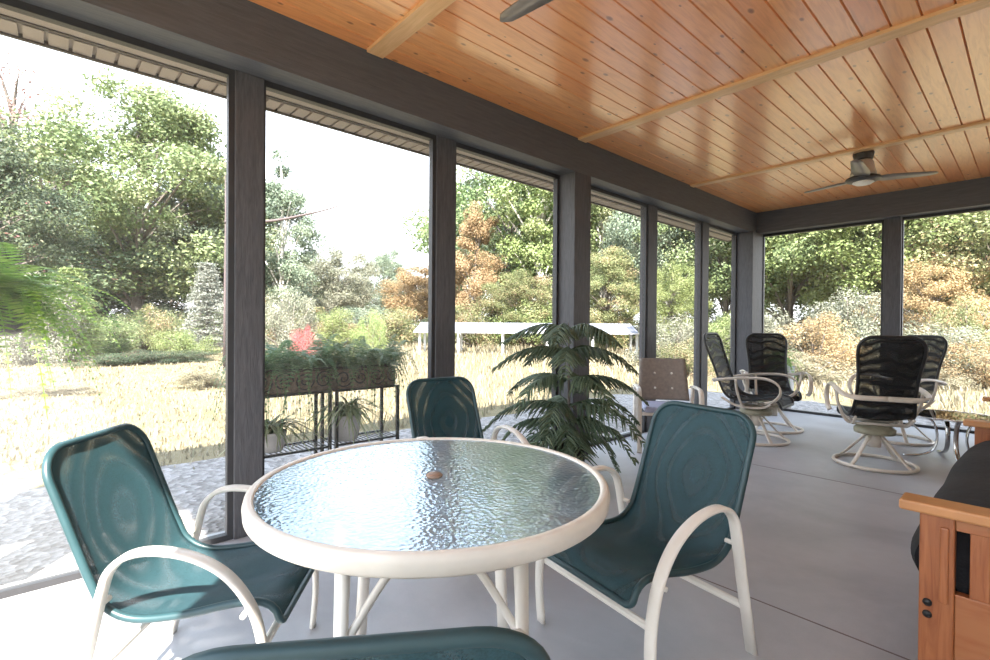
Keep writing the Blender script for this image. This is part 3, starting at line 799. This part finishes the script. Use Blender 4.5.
# (name, kind, variant, material, column, depth, top row, width px, label)
TREES = [
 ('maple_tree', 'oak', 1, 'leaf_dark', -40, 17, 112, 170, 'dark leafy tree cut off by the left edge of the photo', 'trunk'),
 ('birch_tree', 'sparse', 0, 'leaf_rust', 12, 30, 60, 130, 'thin half-bare reddish tree rising against the sky at the far left', 'trunk'),
 ('oak_tree', 'oak', 0, 'leaf_mid', 138, 30, 84, 200, 'broad green oak filling the first window left of the first post', 'trunk'),
 ('oak_tree', 'oak', 2, 'leaf_mid', 40, 40, 135, 150, 'green tree behind the dark leafy one, left of the broad oak', 'trunk'),
 ('oak_tree', 'oak', 1, 'leaf_blue', 205, 36, 165, 130, 'greyer green tree between the broad oak and the first post', 'trunk'),
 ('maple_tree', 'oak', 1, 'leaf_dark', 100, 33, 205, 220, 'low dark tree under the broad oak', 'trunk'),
 ('spruce_tree', 'conifer', 0, 'leaf_silver', 207, 22, 262, 56, 'silvery spruce at the foot of the oak beside the first post', 'trunk'),
 ('fir_tree', 'conifer', 1, 'leaf_bright', 72, 17, 268, 74, 'yellow-green fir seen above the hanging fern', 'trunk'),
 ('tulip_tree', 'tall', 0, 'leaf_blue', 282, 34, 160, 64, 'tall blue-green tree right beside the first post, sky to its right', 'trunk_white'),
 ('oak_tree', 'oak', 2, 'leaf_pale', 338, 46, 244, 74, 'rounded pale tree in the middle of the second window', 'trunk'),
 ('maple_tree', 'oak', 1, 'leaf_blue', 384, 55, 246, 46, 'bluish distant tree on the skyline left of the second post', 'trunk'),
 ('oak_tree', 'oak', 0, 'leaf_mid', 312, 50, 262, 60, 'small distant tree between the tall blue-green tree and the rounded pale one', 'trunk'),
 ('maple_tree', 'oak', 2, 'leaf_orange', 425, 48, 262, 74, 'orange autumn tree behind the second post', 'trunk'),
 ('cypress_tree', 'tall', 1, 'leaf_orange', 476, 34, 205, 46, 'slim orange tree just right of the second post', 'trunk'),
 ('oak_tree', 'oak', 0, 'leaf_mid', 508, 40, 108, 150, 'tall green tree filling the third window, sky gaps around it', 'trunk'),
 ('oak_tree', 'tall', 0, 'leaf_bright', 540, 34, 105, 90, 'pale trunked green tree beside the wide middle post', 'trunk_white'),
 ('maple_tree', 'oak', 2, 'leaf_mixed', 520, 30, 268, 76, 'low rusty tree at the foot of the tall green one in the third window', 'trunk'),
 ('oak_tree', 'oak', 1, 'leaf_mid', 600, 36, 128, 120, 'green tree seen right of the wide middle post', 'trunk_white'),
 ('maple_tree', 'oak', 0, 'leaf_mixed', 608, 26, 246, 70, 'turning tree with yellow leaves low right of the wide middle post', 'trunk'),
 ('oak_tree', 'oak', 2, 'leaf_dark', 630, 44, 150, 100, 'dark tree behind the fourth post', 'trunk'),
 ('oak_tree', 'oak', 1, 'leaf_blue', 664, 28, 140, 110, 'blue-green tree between the fourth and fifth posts', 'trunk'),
 ('maple_tree', 'oak', 2, 'leaf_bright', 672, 20, 258, 60, 'bright low tree between the fourth and fifth posts', 'trunk'),
 ('oak_tree', 'oak', 0, 'leaf_mid', 725, 24, 140, 120, 'leafy tree left of the corner post', 'trunk'),
 ('oak_tree', 'oak', 2, 'leaf_mid', 790, 22, 120, 170, 'green tree just right of the corner post in the far screens', 'trunk'),
 ('oak_tree', 'oak', 1, 'leaf_bright', 858, 20, 130, 170, 'bright green tree filling the right half of the first far screen', 'trunk'),
 ('oak_tree', 'oak', 0, 'leaf_mixed', 900, 24, 110, 170, 'turning tree behind the post between the two far screens', 'trunk'),
 ('maple_tree', 'oak', 2, 'leaf_dark', 948, 19, 120, 130, 'dark tree high in the last far screen', 'trunk_white'),
 ('oak_tree', 'oak', 1, 'leaf_mixed', 1000, 17, 110, 170, 'yellowing tree cut off by the right edge of the photo', 'trunk'),
 ('maple_tree', 'oak', 1, 'leaf_orange', 928, 16, 250, 90, 'small orange tree low in the last far screen', 'trunk'),
 ('oak_tree', 'oak', 0, 'leaf_dark', 820, 30, 100, 200, 'dark tree standing deepest behind the first far screen', 'trunk'),
]
for nm, kd, va, ma, px, dp, yt, wp, lab, tkm in TREES:
    plant(nm, kd, va, ma, px, dp, H(yt, dp)*1.03, W(wp, dp)*1.12, lab, trunk=tkm)
BUSHES = [
 (45, 27, 292, 80, 'leaf_mid', 'green thicket behind the yellow-green fir at the far left'),
 (108, 29, 298, 80, 'leaf_dark', 'dark thicket right of the yellow-green fir, under the oak'),
 (168, 30, 302, 80, 'leaf_blue', 'blue-green thicket under the right half of the broad oak'),
 (222, 30, 300, 70, 'leaf_mid', 'green thicket behind the first post'),
 (110, 15, 352, 60, 'leaf_dark', 'low dark shrub standing in for shade on the lawn left of centre in the first window'),  # dark low shrubs added in place of a shaded band of lawn
 (150, 16, 350, 66, 'leaf_dark', 'low dark shrub standing in for lawn shade in the middle of the first window, beyond the straw bush'),
 (190, 17, 350, 60, 'leaf_dark', 'low dark shrub standing in for shade on the lawn close to the first post'),
 (28, 15, 250, 90, 'leaf_pale', 'pale grey-green shrub behind the hanging fern'),
 (150, 22, 300, 60, 'leaf_mixed', 'reddish brown shrub under the broad oak'),
 (112, 20, 310, 60, 'leaf_mid', 'green shrub at the shaded edge of the lawn below the oak'),
 (185, 20, 325, 55, 'leaf_bright', 'low yellow-green shrub left of the first post'),
 (203, 10, 362, 55, 'straw', 'dry straw-coloured bush on the lawn beside the first post'),
 (60, 9, 385, 80, 'straw', 'dry straw bush behind the hanging fern fronds'),
 (290, 20, 268, 60, 'leaf_pale', 'pale round bush right of the first post above the planter'),
 (305, 17, 321, 26, 'leaf_red', 'small red bush above the planter'),
 (338, 24, 300, 50, 'leaf_bright', 'yellow-green bush behind the planter, right of the red one'),
 (372, 12, 292, 34, 'leaf_bright', 'thin leafy sapling above the right end of the planter'),
 (335, 32, 318, 120, 'leaf_orange', 'rusty hedge across the meadow in the second window'),
 (400, 30, 300, 80, 'leaf_mixed', 'turning bushes left of the second post'),
 (478, 30, 285, 70, 'leaf_mixed', 'turning bush behind the solar panels, right of the second post'),
 (530, 29, 290, 70, 'leaf_bright', 'bright bush behind the solar panels, left of the wide middle post'),
 (612, 27, 296, 60, 'leaf_mixed', 'turning bush behind the right end of the solar panels'),
 (668, 16, 300, 70, 'leaf_pale', 'pale bush between the fourth and fifth posts'),
 (690, 13, 330, 60, 'leaf_mixed', 'rusty low bush behind the fifth post'),
 (728, 15, 300, 70, 'leaf_bright', 'bright bush left of the corner post'),
 (775, 14, 285, 80, 'leaf_pale', 'pale bush right of the corner post'),
 (815, 13, 300, 90, 'leaf_orange', 'orange-tinged bush in the middle of the first far screen'),
 (850, 14, 270, 90, 'leaf_pale', 'pale tall bush right in the first far screen'),
 (880, 12, 335, 90, 'straw', 'dry straw bush behind the rocker seen from behind'),
 (800, 12, 345, 90, 'straw', 'dry straw bush right of the corner rocker'),
 (940, 12, 310, 90, 'leaf_pale', 'pale bush low in the last far screen'),
 (985, 11, 320, 80, 'leaf_orange', 'rusty bush by the right edge of the photo'),
 (920, 11, 355, 70, 'straw', 'dry straw bush behind the post between the far screens'),
 (965, 13, 275, 70, 'leaf_mixed', 'turning bush high in the last far screen'),
]
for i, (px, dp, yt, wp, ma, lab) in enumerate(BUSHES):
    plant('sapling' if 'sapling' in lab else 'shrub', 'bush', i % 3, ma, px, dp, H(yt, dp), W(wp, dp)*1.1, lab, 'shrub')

# far woodland edge closing the meadow, trees too alike to tell apart
def woodland():
    k = 0
    for px in range(-60, 1080, 38):
        if 330 < px < 420: top = 285
        elif px < 250: top = 190
        elif px < 440: top = 262
        else: top = 150
        dp = 58+((k*37) % 13)
        plant('woodland_tree', 'oak', k % 3, ('leaf_mid', 'leaf_blue', 'leaf_dark', 'leaf_mixed')[(k*3) % 4], px+((k*17) % 9), dp, H(top+((k*29) % 23), dp), W(78, dp),
              'distant tree of the woodland edge behind all nearer trees', 'tree', group='distant woodland trees'); k += 1
woodland()

for k in range(17):
    px = -20+k*64+(k*23) % 19
    plant('undergrowth_shrub', 'bush', k % 3, ('leaf_mid', 'leaf_dark', 'leaf_blue', 'leaf_mixed')[(k*3) % 4], px, 34+(k*5) % 4, H((298 if px > 440 else 306)-(k*13) % 10, 34), W(105, 34),
          'leafy undergrowth closing the gaps low between the background trees', 'shrub', group='undergrowth below the background trees')

# ------------------------------------------------------------------ ground
gr = MB(); n = 60
def gh(x, y): return GZ
xs = [-160+i*4 for i in range(60)]
gr.add([(-170, -60, GZ), (60, -60, GZ), (60, 170, GZ), (-170, 170, GZ)], [(0, 1, 2, 3)])
struct(gr.build('ground', M['ground']))
gv = MB(); pts = []
rnd.seed(3)
out = []
yy = -4.0
while yy < 9.8: out.append((-5.2+rnd.gauss(0, .12), yy)); yy += .35
xx = -5.1
while xx < 3: out.append((xx, 9.9+rnd.gauss(0, .12))); xx += .35
gv.add([(x, y, GZ+.012) for x, y in out]+[(3, 7.5, GZ+.012), (-2.9, 7.5, GZ+.012), (-2.9, -4, GZ+.012)], [tuple(range(len(out)+3))])
struct(gv.build('ground_gravel', M['gravel']))
# dry meadow grass, uncountable
rnd.seed(5); mg = MB()
def blades(x, y, h, n, spread):
    for k in range(n):
        a = rnd.random()*2*PI; bx, by = x+rnd.gauss(0, spread), y+rnd.gauss(0, spread)
        l = h*rnd.uniform(.5, 1.2); le = rnd.uniform(.15, .7)*l; w = .004+.005*rnd.random()+.0006*math.hypot(bx, by)
        dx, dy = math.cos(a), math.sin(a); sx, sy = -dy*w, dx*w
        mg.add([(bx-sx, by-sy, GZ), (bx+sx, by+sy, GZ), (bx+dx*le*.4+sx*.7, by+dy*le*.4+sy*.7, GZ+l*.6), (bx+dx*le*.4-sx*.7, by+dy*le*.4-sy*.7, GZ+l*.6), (bx+dx*le, by+dy*le, GZ+l)],
               [(0, 1, 2, 3), (3, 2, 4)], min(1, max(0, rnd.gauss(.5, .22))))
for k in range(11000):
    px = rnd.uniform(-30, 1020); dp = 4.5+rnd.random()**1.3*28
    x, y = ground_pos(px, dp)
    if x > -5.4 and y < 10.2: continue
    blades(x, y, (.1+.008*dp if px > 250 else .07), 4, .2)
tag(mg.build('meadow_grass', M['straw'], None, False, 0, True), 'dry straw-coloured meadow grass beyond the gravel strip', 'grass', None, 'stuff')

# ------------------------------------------------------------------ solar panels in the meadow
DP = 22.0
xa, ya = ground_pos(413, DP); xb, yb = ground_pos(640, DP-.5)
A, B = Vector((xa, ya, 0)), Vector((xb, yb, 0)); ax = (B-A).normalized(); back = Vector((-ax.y, ax.x, 0))
if back.dot(Vector((_fw.x, _fw.y, 0))) < 0: back = -back
t = thing('solar_array', 'long low row of pale solar panels in the meadow behind the posts', 'solar panels', (A.x, A.y, GZ))
L = (B-A).length; nP = 5
mt = Matrix(((ax.x, back.x, 0, 0), (ax.y, back.y, 0, 0), (0, 0, 1, 0), (0, 0, 0, 1)))
til = math.atan2(.42, 1.75)
for k in range(nP):
    x0 = L*k/nP+.02; x1 = L*(k+1)/nP-.02
    o = MB().box(0, x1-x0, 0, 1.85, 0, .05).build('panel', M['panel'], t)
    o.matrix_local = mt @ Matrix.Translation((x0, 0, .98)) @ Matrix.Rotation(til, 4, 'X')
for k in range(nP+1):
    x0 = L*k/nP if k < nP else L-.06; x0 = max(x0, .25)
    MB().box(x0-.05, x0+.05, .25, .35, -.02, 1.04, mt).build('post', M['panel_steel'], t)
    MB().box(x0-.05, x0+.05, 1.45, 1.55, -.02, 1.3, mt).build('post', M['panel_steel'], t)

# ------------------------------------------------------------------ bare branch seen against the sky
bx = MB()
def pos3(px, py, dp):
    d = _fw*dp+c_r*((px-495)/F_PX*dp)+c_u*((330-py)/F_PX*dp); return Vector((d.x, d.y, d.z+CAM_H))
pth = smooth_path([pos3(225, 222, 14), pos3(270, 221, 14), pos3(308, 214, 14.1), pos3(332, 208, 14.1), pos3(352, 200, 14.2)], 6)
# its tree stands hidden behind the first post
x0, y0 = pth[0].x, pth[0].y
t = thing('bare_sapling', 'bare thin tree behind the first post with one branch stretching right across the sky', 'tree', (x0, y0, GZ))
MB().tube([(0, 0, -.05), (.02, 0, 2), (0, .02, 4.4), (0, 0, 5.6)], .045, 8, scale=[1, .8, .6, .2]).build('trunk', M['twig'], t, True)
MB().tube([p-Vector((x0, y0, GZ)) for p in pth], .05, 6, scale=[1-.75*i/(len(pth)-1) for i in range(len(pth))]).build('branch', M['twig'], t, True)

# ------------------------------------------------------------------ ferns and pot plants
def frond(mb, base, a, length, rise, droop, nl=22, lw=.055, tint=.5):
    d = Vector((math.cos(a), math.sin(a), 0)); pts = []
    for i in range(nl+1):
        u = i/nl
        pts.append(base+d*(length*(u-.18*u*u))+Vector((0, 0, rise*math.sin(u*PI*.55)-droop*u*u*length)))
    for i in range(nl):
        u = i/nl; p, q = pts[i], pts[i+1]; tg = (q-p).normalized()
        sd = tg.cross(Vector((0, 0, 1))); sd = sd.normalized() if sd.length > .05 else Vector((-d.y, d.x, 0)); nr = sd.cross(tg)
        mb.add([p-sd*.002, p+sd*.002, q+sd*.0015, q-sd*.0015], [(0, 1, 2, 3)], .3)
        l = lw*math.sin(min(1, .18+u*1.1)*PI*.95)**.7*(1.15-.55*u) if u < .97 else lw*.25
        w = length/nl*.42
        for s in (-1, 1):
            e = p+sd*s*l+tg*l*.3-nr*.12*l*rnd.random()
            mb.add([p-tg*w*.5, (p+e)/2-tg*w*.7, e, (p+e)/2+tg*w*.7+nr*.002, p+tg*w*.5], [(0, 1, 2, 3, 4)], min(1, max(0, tint+rnd.gauss(0, .15))))
    return mb
def strap(mb, base, a, length, droop, w, tint):
    d = Vector((math.cos(a), math.sin(a), 0)); sd = Vector((-d.y, d.x, 0)); n = 9; pts = []
    for i in range(n+1):
        u = i/n; pts.append((base+d*length*(.12*u+.88*u*u*.9)+Vector((0, 0, length*(.95*u-droop*u*u))), w*(1-u)**.6+.0008))
    for i in range(n):
        (p, a_), (q, b_) = pts[i], pts[i+1]
        mb.add([p-sd*a_, p+sd*a_, q+sd*b_, q-sd*b_], [(0, 1, 2, 3)], tint)
# hanging fern outside the first window
rnd.seed(21)
t = thing('hanging_fern', 'bright green fern hanging outside the first screen at the left edge', 'plant', (-3.3, -.2, 1.12))
MB().lathe([(.05, -.02), (.1, 0), (.14, .1), (.15, .15)], seg=24).build('basket', M['black_iron'], t, True)
MB().tube([(.14, 0, .14), (0, 0, .5), (0, 0, 1.48)], .004, 6).tube([(-.1, .1, .14), (0, 0, .5)], .004, 6).tube([(-.1, -.1, .14), (0, 0, .5)], .004, 6).build('hanger', M['black_iron'], t)
f = MB()
for k in range(80):
    frond(f, Vector((0, 0, .15))+rand_dir()*.05, rnd.random()*2*PI, rnd.uniform(.42, .68), rnd.uniform(.06, .34), rnd.uniform(.2, .72), 28, .085, rnd.gauss(.5, .18))
for k in range(46):
    frond(f, Vector((0, 0, .15))+rand_dir()*.05, rnd.random()*2*PI, rnd.uniform(.3, .52), rnd.uniform(.02, .12), rnd.uniform(.6, 1.25), 24, .08, rnd.gauss(.5, .18))
f.build('fronds', M['fern'], t, False, 0, True)
# plant stands with troughs outside the second window
def spiral(mb, c, r, turns, sgn, ax_='y'):
    P = []
    for k in range(28):
        u = k/27; a = u*turns*2*PI*sgn; q = r*(1-.8*u)
        P.append((c[0], c[1]+q*math.cos(a), c[2]+q*math.sin(a)))
    mb.tube(P, .005, 6)
def make_stand(y0, y1, label):
    t = thing('plant_stand', label, 'plant stand', (-3.62, (y0+y1)/2, GZ)); h = (y1-y0)/2; zl, zt = .405, .81
    for sx in (-1, 1):
        for sy in (-1, 1):
            MB().box(sx*.13-.011, sx*.13+.011, sy*(h-.011)-.011, sy*(h-.011)+.011, 0, zt).build('leg', M['black_iron'], t)
    MB().box(-.14, .14, -h, h, zt-.014, zt).build('top_rail', M['black_iron'], t)
    sh = MB()
    for x in (-.13, .13): sh.box(x-.008, x+.008, -h, h, zl-.016, zl)
    y = -h
    while y < h: sh.box(-.13, .13, y, y+.006, zl-.01, zl-.003); y += .035
    sh.build('lower_shelf', M['black_iron'], t)
    sc = MB()
    for x in (-.14, .14):
        sc.tube([(x, -h, zt+.17), (x, h, zt+.17)], .006, 6)
        for j in range(4):
            c = -h+.06+j*(2*h-.12)/3
            spiral(sc, (x, c, zt+.085), .07, 1.6, 1 if j % 2 else -1)
    sc.build('scroll_rail', M['black_iron'], t, True)
    return t
def make_trough(y0, y1, label, seed, z=.81+GZ):
    rnd.seed(seed)
    t = thing('fern_trough', label, 'plant', (-3.62, (y0+y1)/2, z)); h = (y1-y0)/2-.02
    b = MB(); b.box(-.115, .115, -h, h, 0.002, .15); tro = b.build('trough', M['coir'], t, bevel=.008)
    MB().box(-.105, .105, -h+.01, h-.01, .146, .156).build('soil', M['soil'], tro)
    f = MB()
    for k in range(120):
        yy = rnd.uniform(-h, h); a = rnd.gauss(0, .9)+(0 if rnd.random() < .5 else PI)
        frond(f, Vector((rnd.uniform(-.09, .09), yy, .16)), a, rnd.uniform(.24, .44), rnd.uniform(.08, .34), rnd.uniform(.3, 1.5), 20, .05, rnd.gauss(.5, .18))
    for k in range(26):
        sg = rnd.choice((-1, 1))
        frond(f, Vector((rnd.uniform(-.09, .09), sg*h*rnd.uniform(.7, 1), .16)), sg*PI/2+rnd.gauss(0, .6), rnd.uniform(.24, .42), rnd.uniform(.12, .34), rnd.uniform(.5, 1.5), 20, .048, rnd.gauss(.55, .15))
    f.build('fronds', M['fern_shaded'], t, False, 0, True)
    return t
make_stand(.98, 1.53, 'black iron plant stand beside the first post, holding the left fern trough')
make_stand(1.56, 2.1, 'black iron plant stand left of the second post, holding the right fern trough')
make_trough(.98, 1.53, 'left trough of drooping ferns on its iron stand beside the first post', 31)
make_trough(1.56, 2.1, 'right trough of drooping ferns on its iron stand near the second post', 32)
def make_pot(y, r, h, label, seed, nl, ll, z=.405+GZ):
    rnd.seed(seed)
    t = thing('potted_spider_plant', label, 'plant', (-3.6, y, z))
    MB().lathe([(r*.62, 0), (r*.72, .004), (r*.86, h*.35), (r*.97, h*.85), (r, h), (r*.93, h), (r*.9, h*.86)], seg=36, cap=False).lathe([(.001, .002), (r*.66, .002)], seg=36, cap=False).build('pot', M['pot'], t, True)
    pt = [c for c in bpy.data.objects if c.parent == t][0]
    MB().lathe([(.001, h*.88), (r*.9, h*.88)], seg=30, cap=False).build('soil', M['soil'], pt)
    f = MB()
    for k in range(nl):
        strap(f, Vector((rnd.gauss(0, r*.3), rnd.gauss(0, r*.3), h*.88)), rnd.random()*2*PI, ll*rnd.uniform(.7, 1.35), rnd.uniform(.7, 1.3), .009+.004*rnd.random(), min(1, max(0, rnd.gauss(.5, .3))))
    f.build('leaves', M['spider'], t, False, 0, True)
make_pot(1.14, .105, .14, 'spider plant in a low grey pot on the shelf beside the first post', 41, 85, .33)
make_pot(1.69, .125, .2, 'spider plant in a tall grey pot on the shelf of the right iron stand', 42, 95, .42)
# fern outside the far corner
rnd.seed(51)
x, y = ground_pos(778, 7.2)
t = thing('outdoor_fern', 'drooping green fern outside the far screen behind the corner rocker', 'plant', (x, y, GZ))
MB().lathe([(.16, 0), (.2, .3), (.22, .75), (.2, .75)], seg=24).build('pot', M['pot'], t, True)
f = MB()
for k in range(90):
    frond(f, Vector((0, 0, .74))+rand_dir()*.06, rnd.random()*2*PI, rnd.uniform(.3, .5), rnd.uniform(.15, .42), rnd.uniform(.6, 1.8), 18, .05, rnd.gauss(.5, .18))
f.build('fronds', M['fern'], t, False, 0, True)

# indoor pine in front of the wide middle post
rnd.seed(61)
t = thing('potted_pine', 'dark potted pine with drooping tiers of branches before the wide middle post', 'plant', (-2.42, 2.95, 0))
MB().lathe([(.11, 0), (.12, .02), (.14, .22), (.145, .24), (.13, .24), (.125, .21)], seg=36, cap=False).lathe([(.001, .002), (.11, .002)], seg=36, cap=False).build('pot', M['black_iron'], t, True)
MB().lathe([(.001, .215), (.127, .215)], seg=30, cap=False).build('soil', M['soil'], t)
MB().tube(smooth_path([(0, 0, .2), (.01, 0, .6), (-.005, .01, .95), (0, 0, 1.2)], 5), .014, 8, scale=[1-.75*i/15 for i in range(16)]).build('trunk', M['trunk'], t, True)
tiers = [(1.15, .46, .0), (.98, .54, -.02), (.76, .56, -.08), (.56, .62, -.12), (.42, .5, -.16), (.31, .4, -.1)]
for ti, (z, ln, rise) in enumerate(tiers):
    nb = 5
    for k in range(nb):
        a = 2*PI*(k+.33*ti)/nb+rnd.gauss(0, .12)
        L_ = ln*rnd.uniform(.82, 1.08); d = Vector((math.cos(a), math.sin(a), 0)); sd = Vector((-d.y, d.x, 0))
        pts = smooth_path([(0, 0, z), d*L_*.35+Vector((0, 0, z+.035)), d*L_*.7+Vector((0, 0, z-.01)), d*L_+Vector((0, 0, z-.1-.06*ti*.4))], 6)
        b = MB(); b.tube(pts, .006, 5, scale=[1-.7*i/(len(pts)-1) for i in range(len(pts))])
        n = len(pts)
        for i in range(2, n):
            u = i/(n-1)
            for s in (-1, 1):
                for rep in range(2 if u < .55 else 1):
                    p = pts[i]+(pts[i]-pts[i-1])*rnd.random()
                    l = (.17*math.sin(PI*min(1, .25+.75*u))**.6*(1.0-.45*u)+.05)*rnd.uniform(.7, 1.15)
                    tip = p+d*l*.55+sd*s*l*.62+Vector((0, 0, -l*.55))
                    mid = p.lerp(tip, .5)+Vector((0, 0, .012))
                    ti_ = min(1, max(0, rnd.gauss(.5, .2)))
                    # needled twig: a thin three sided rope with needle quads
                    m_ = len(b.f); b.tube([p, mid, tip], .0075, 5, scale=[.8, 1, .3]); b.tint[m_:] = [ti_]*(len(b.f)-m_)
                    for w_ in range(12):
                        q = p.lerp(mid, w_/6) if w_ < 6 else mid.lerp(tip, (w_-6)/6)
                        nd = (rand_dir()+(tip-p).normalized()*.9).normalized()*.02
                        pr = nd.cross(Vector((.3, .2, 1))).normalized()*.0022
                        b.add([q-pr, q+pr, q+nd], [(0, 1, 2)], ti_)
        b.build('branch', M['pine'], t, False, 0, True)

# ------------------------------------------------------------------ light
w = bpy.data.worlds.new('World'); scene.world = w; w.use_nodes = True
nt = w.node_tree; nt.nodes.clear()
out = nt.nodes.new('ShaderNodeOutputWorld'); bg = nt.nodes.new('ShaderNodeBackground')
tc = nt.nodes.new('ShaderNodeTexCoord'); sp = nt.nodes.new('ShaderNodeSeparateXYZ'); rp = nt.nodes.new('ShaderNodeValToRGB')
nt.links.new(tc.outputs['Generated'], sp.inputs[0]); nt.links.new(sp.outputs[2], rp.inputs[0])
cr = rp.color_ramp
cr.elements[0].position = 0; cr.elements[0].color = (.95, .98, 1, 1)
cr.elements[1].position = .8; cr.elements[1].color = (.6, .76, 1, 1)
e = cr.elements.new(.3); e.color = (.84, .92, 1, 1)
nt.links.new(rp.outputs[0], bg.inputs[0]); bg.inputs[1].default_value = 1.5
nt.links.new(bg.outputs[0], out.inputs[0])
sd = bpy.data.lights.new('sun', 'SUN'); sd.energy = 9.5; sd.angle = R(.6); sd.color = (1, .95, .86)
so = bpy.data.objects.new('sun', sd); col.objects.link(so)
so.rotation_euler = Vector((-.8, .585, -1)).to_track_quat('-Z', 'Y').to_euler()
so.location = (4, -3, 6)

# ------------------------------------------------------------------ view
vs_ = scene.view_settings
scene.display_settings.display_device = 'sRGB'
vs_.view_transform = 'Standard'; vs_.look = 'None'; vs_.gamma = 1; vs_.use_curve_mapping = False
vs_.exposure = 1.75
scene.cycles.transparent_max_bounces = 24
scene.cycles.max_bounces = 10
scene.cycles.diffuse_bounces = 5
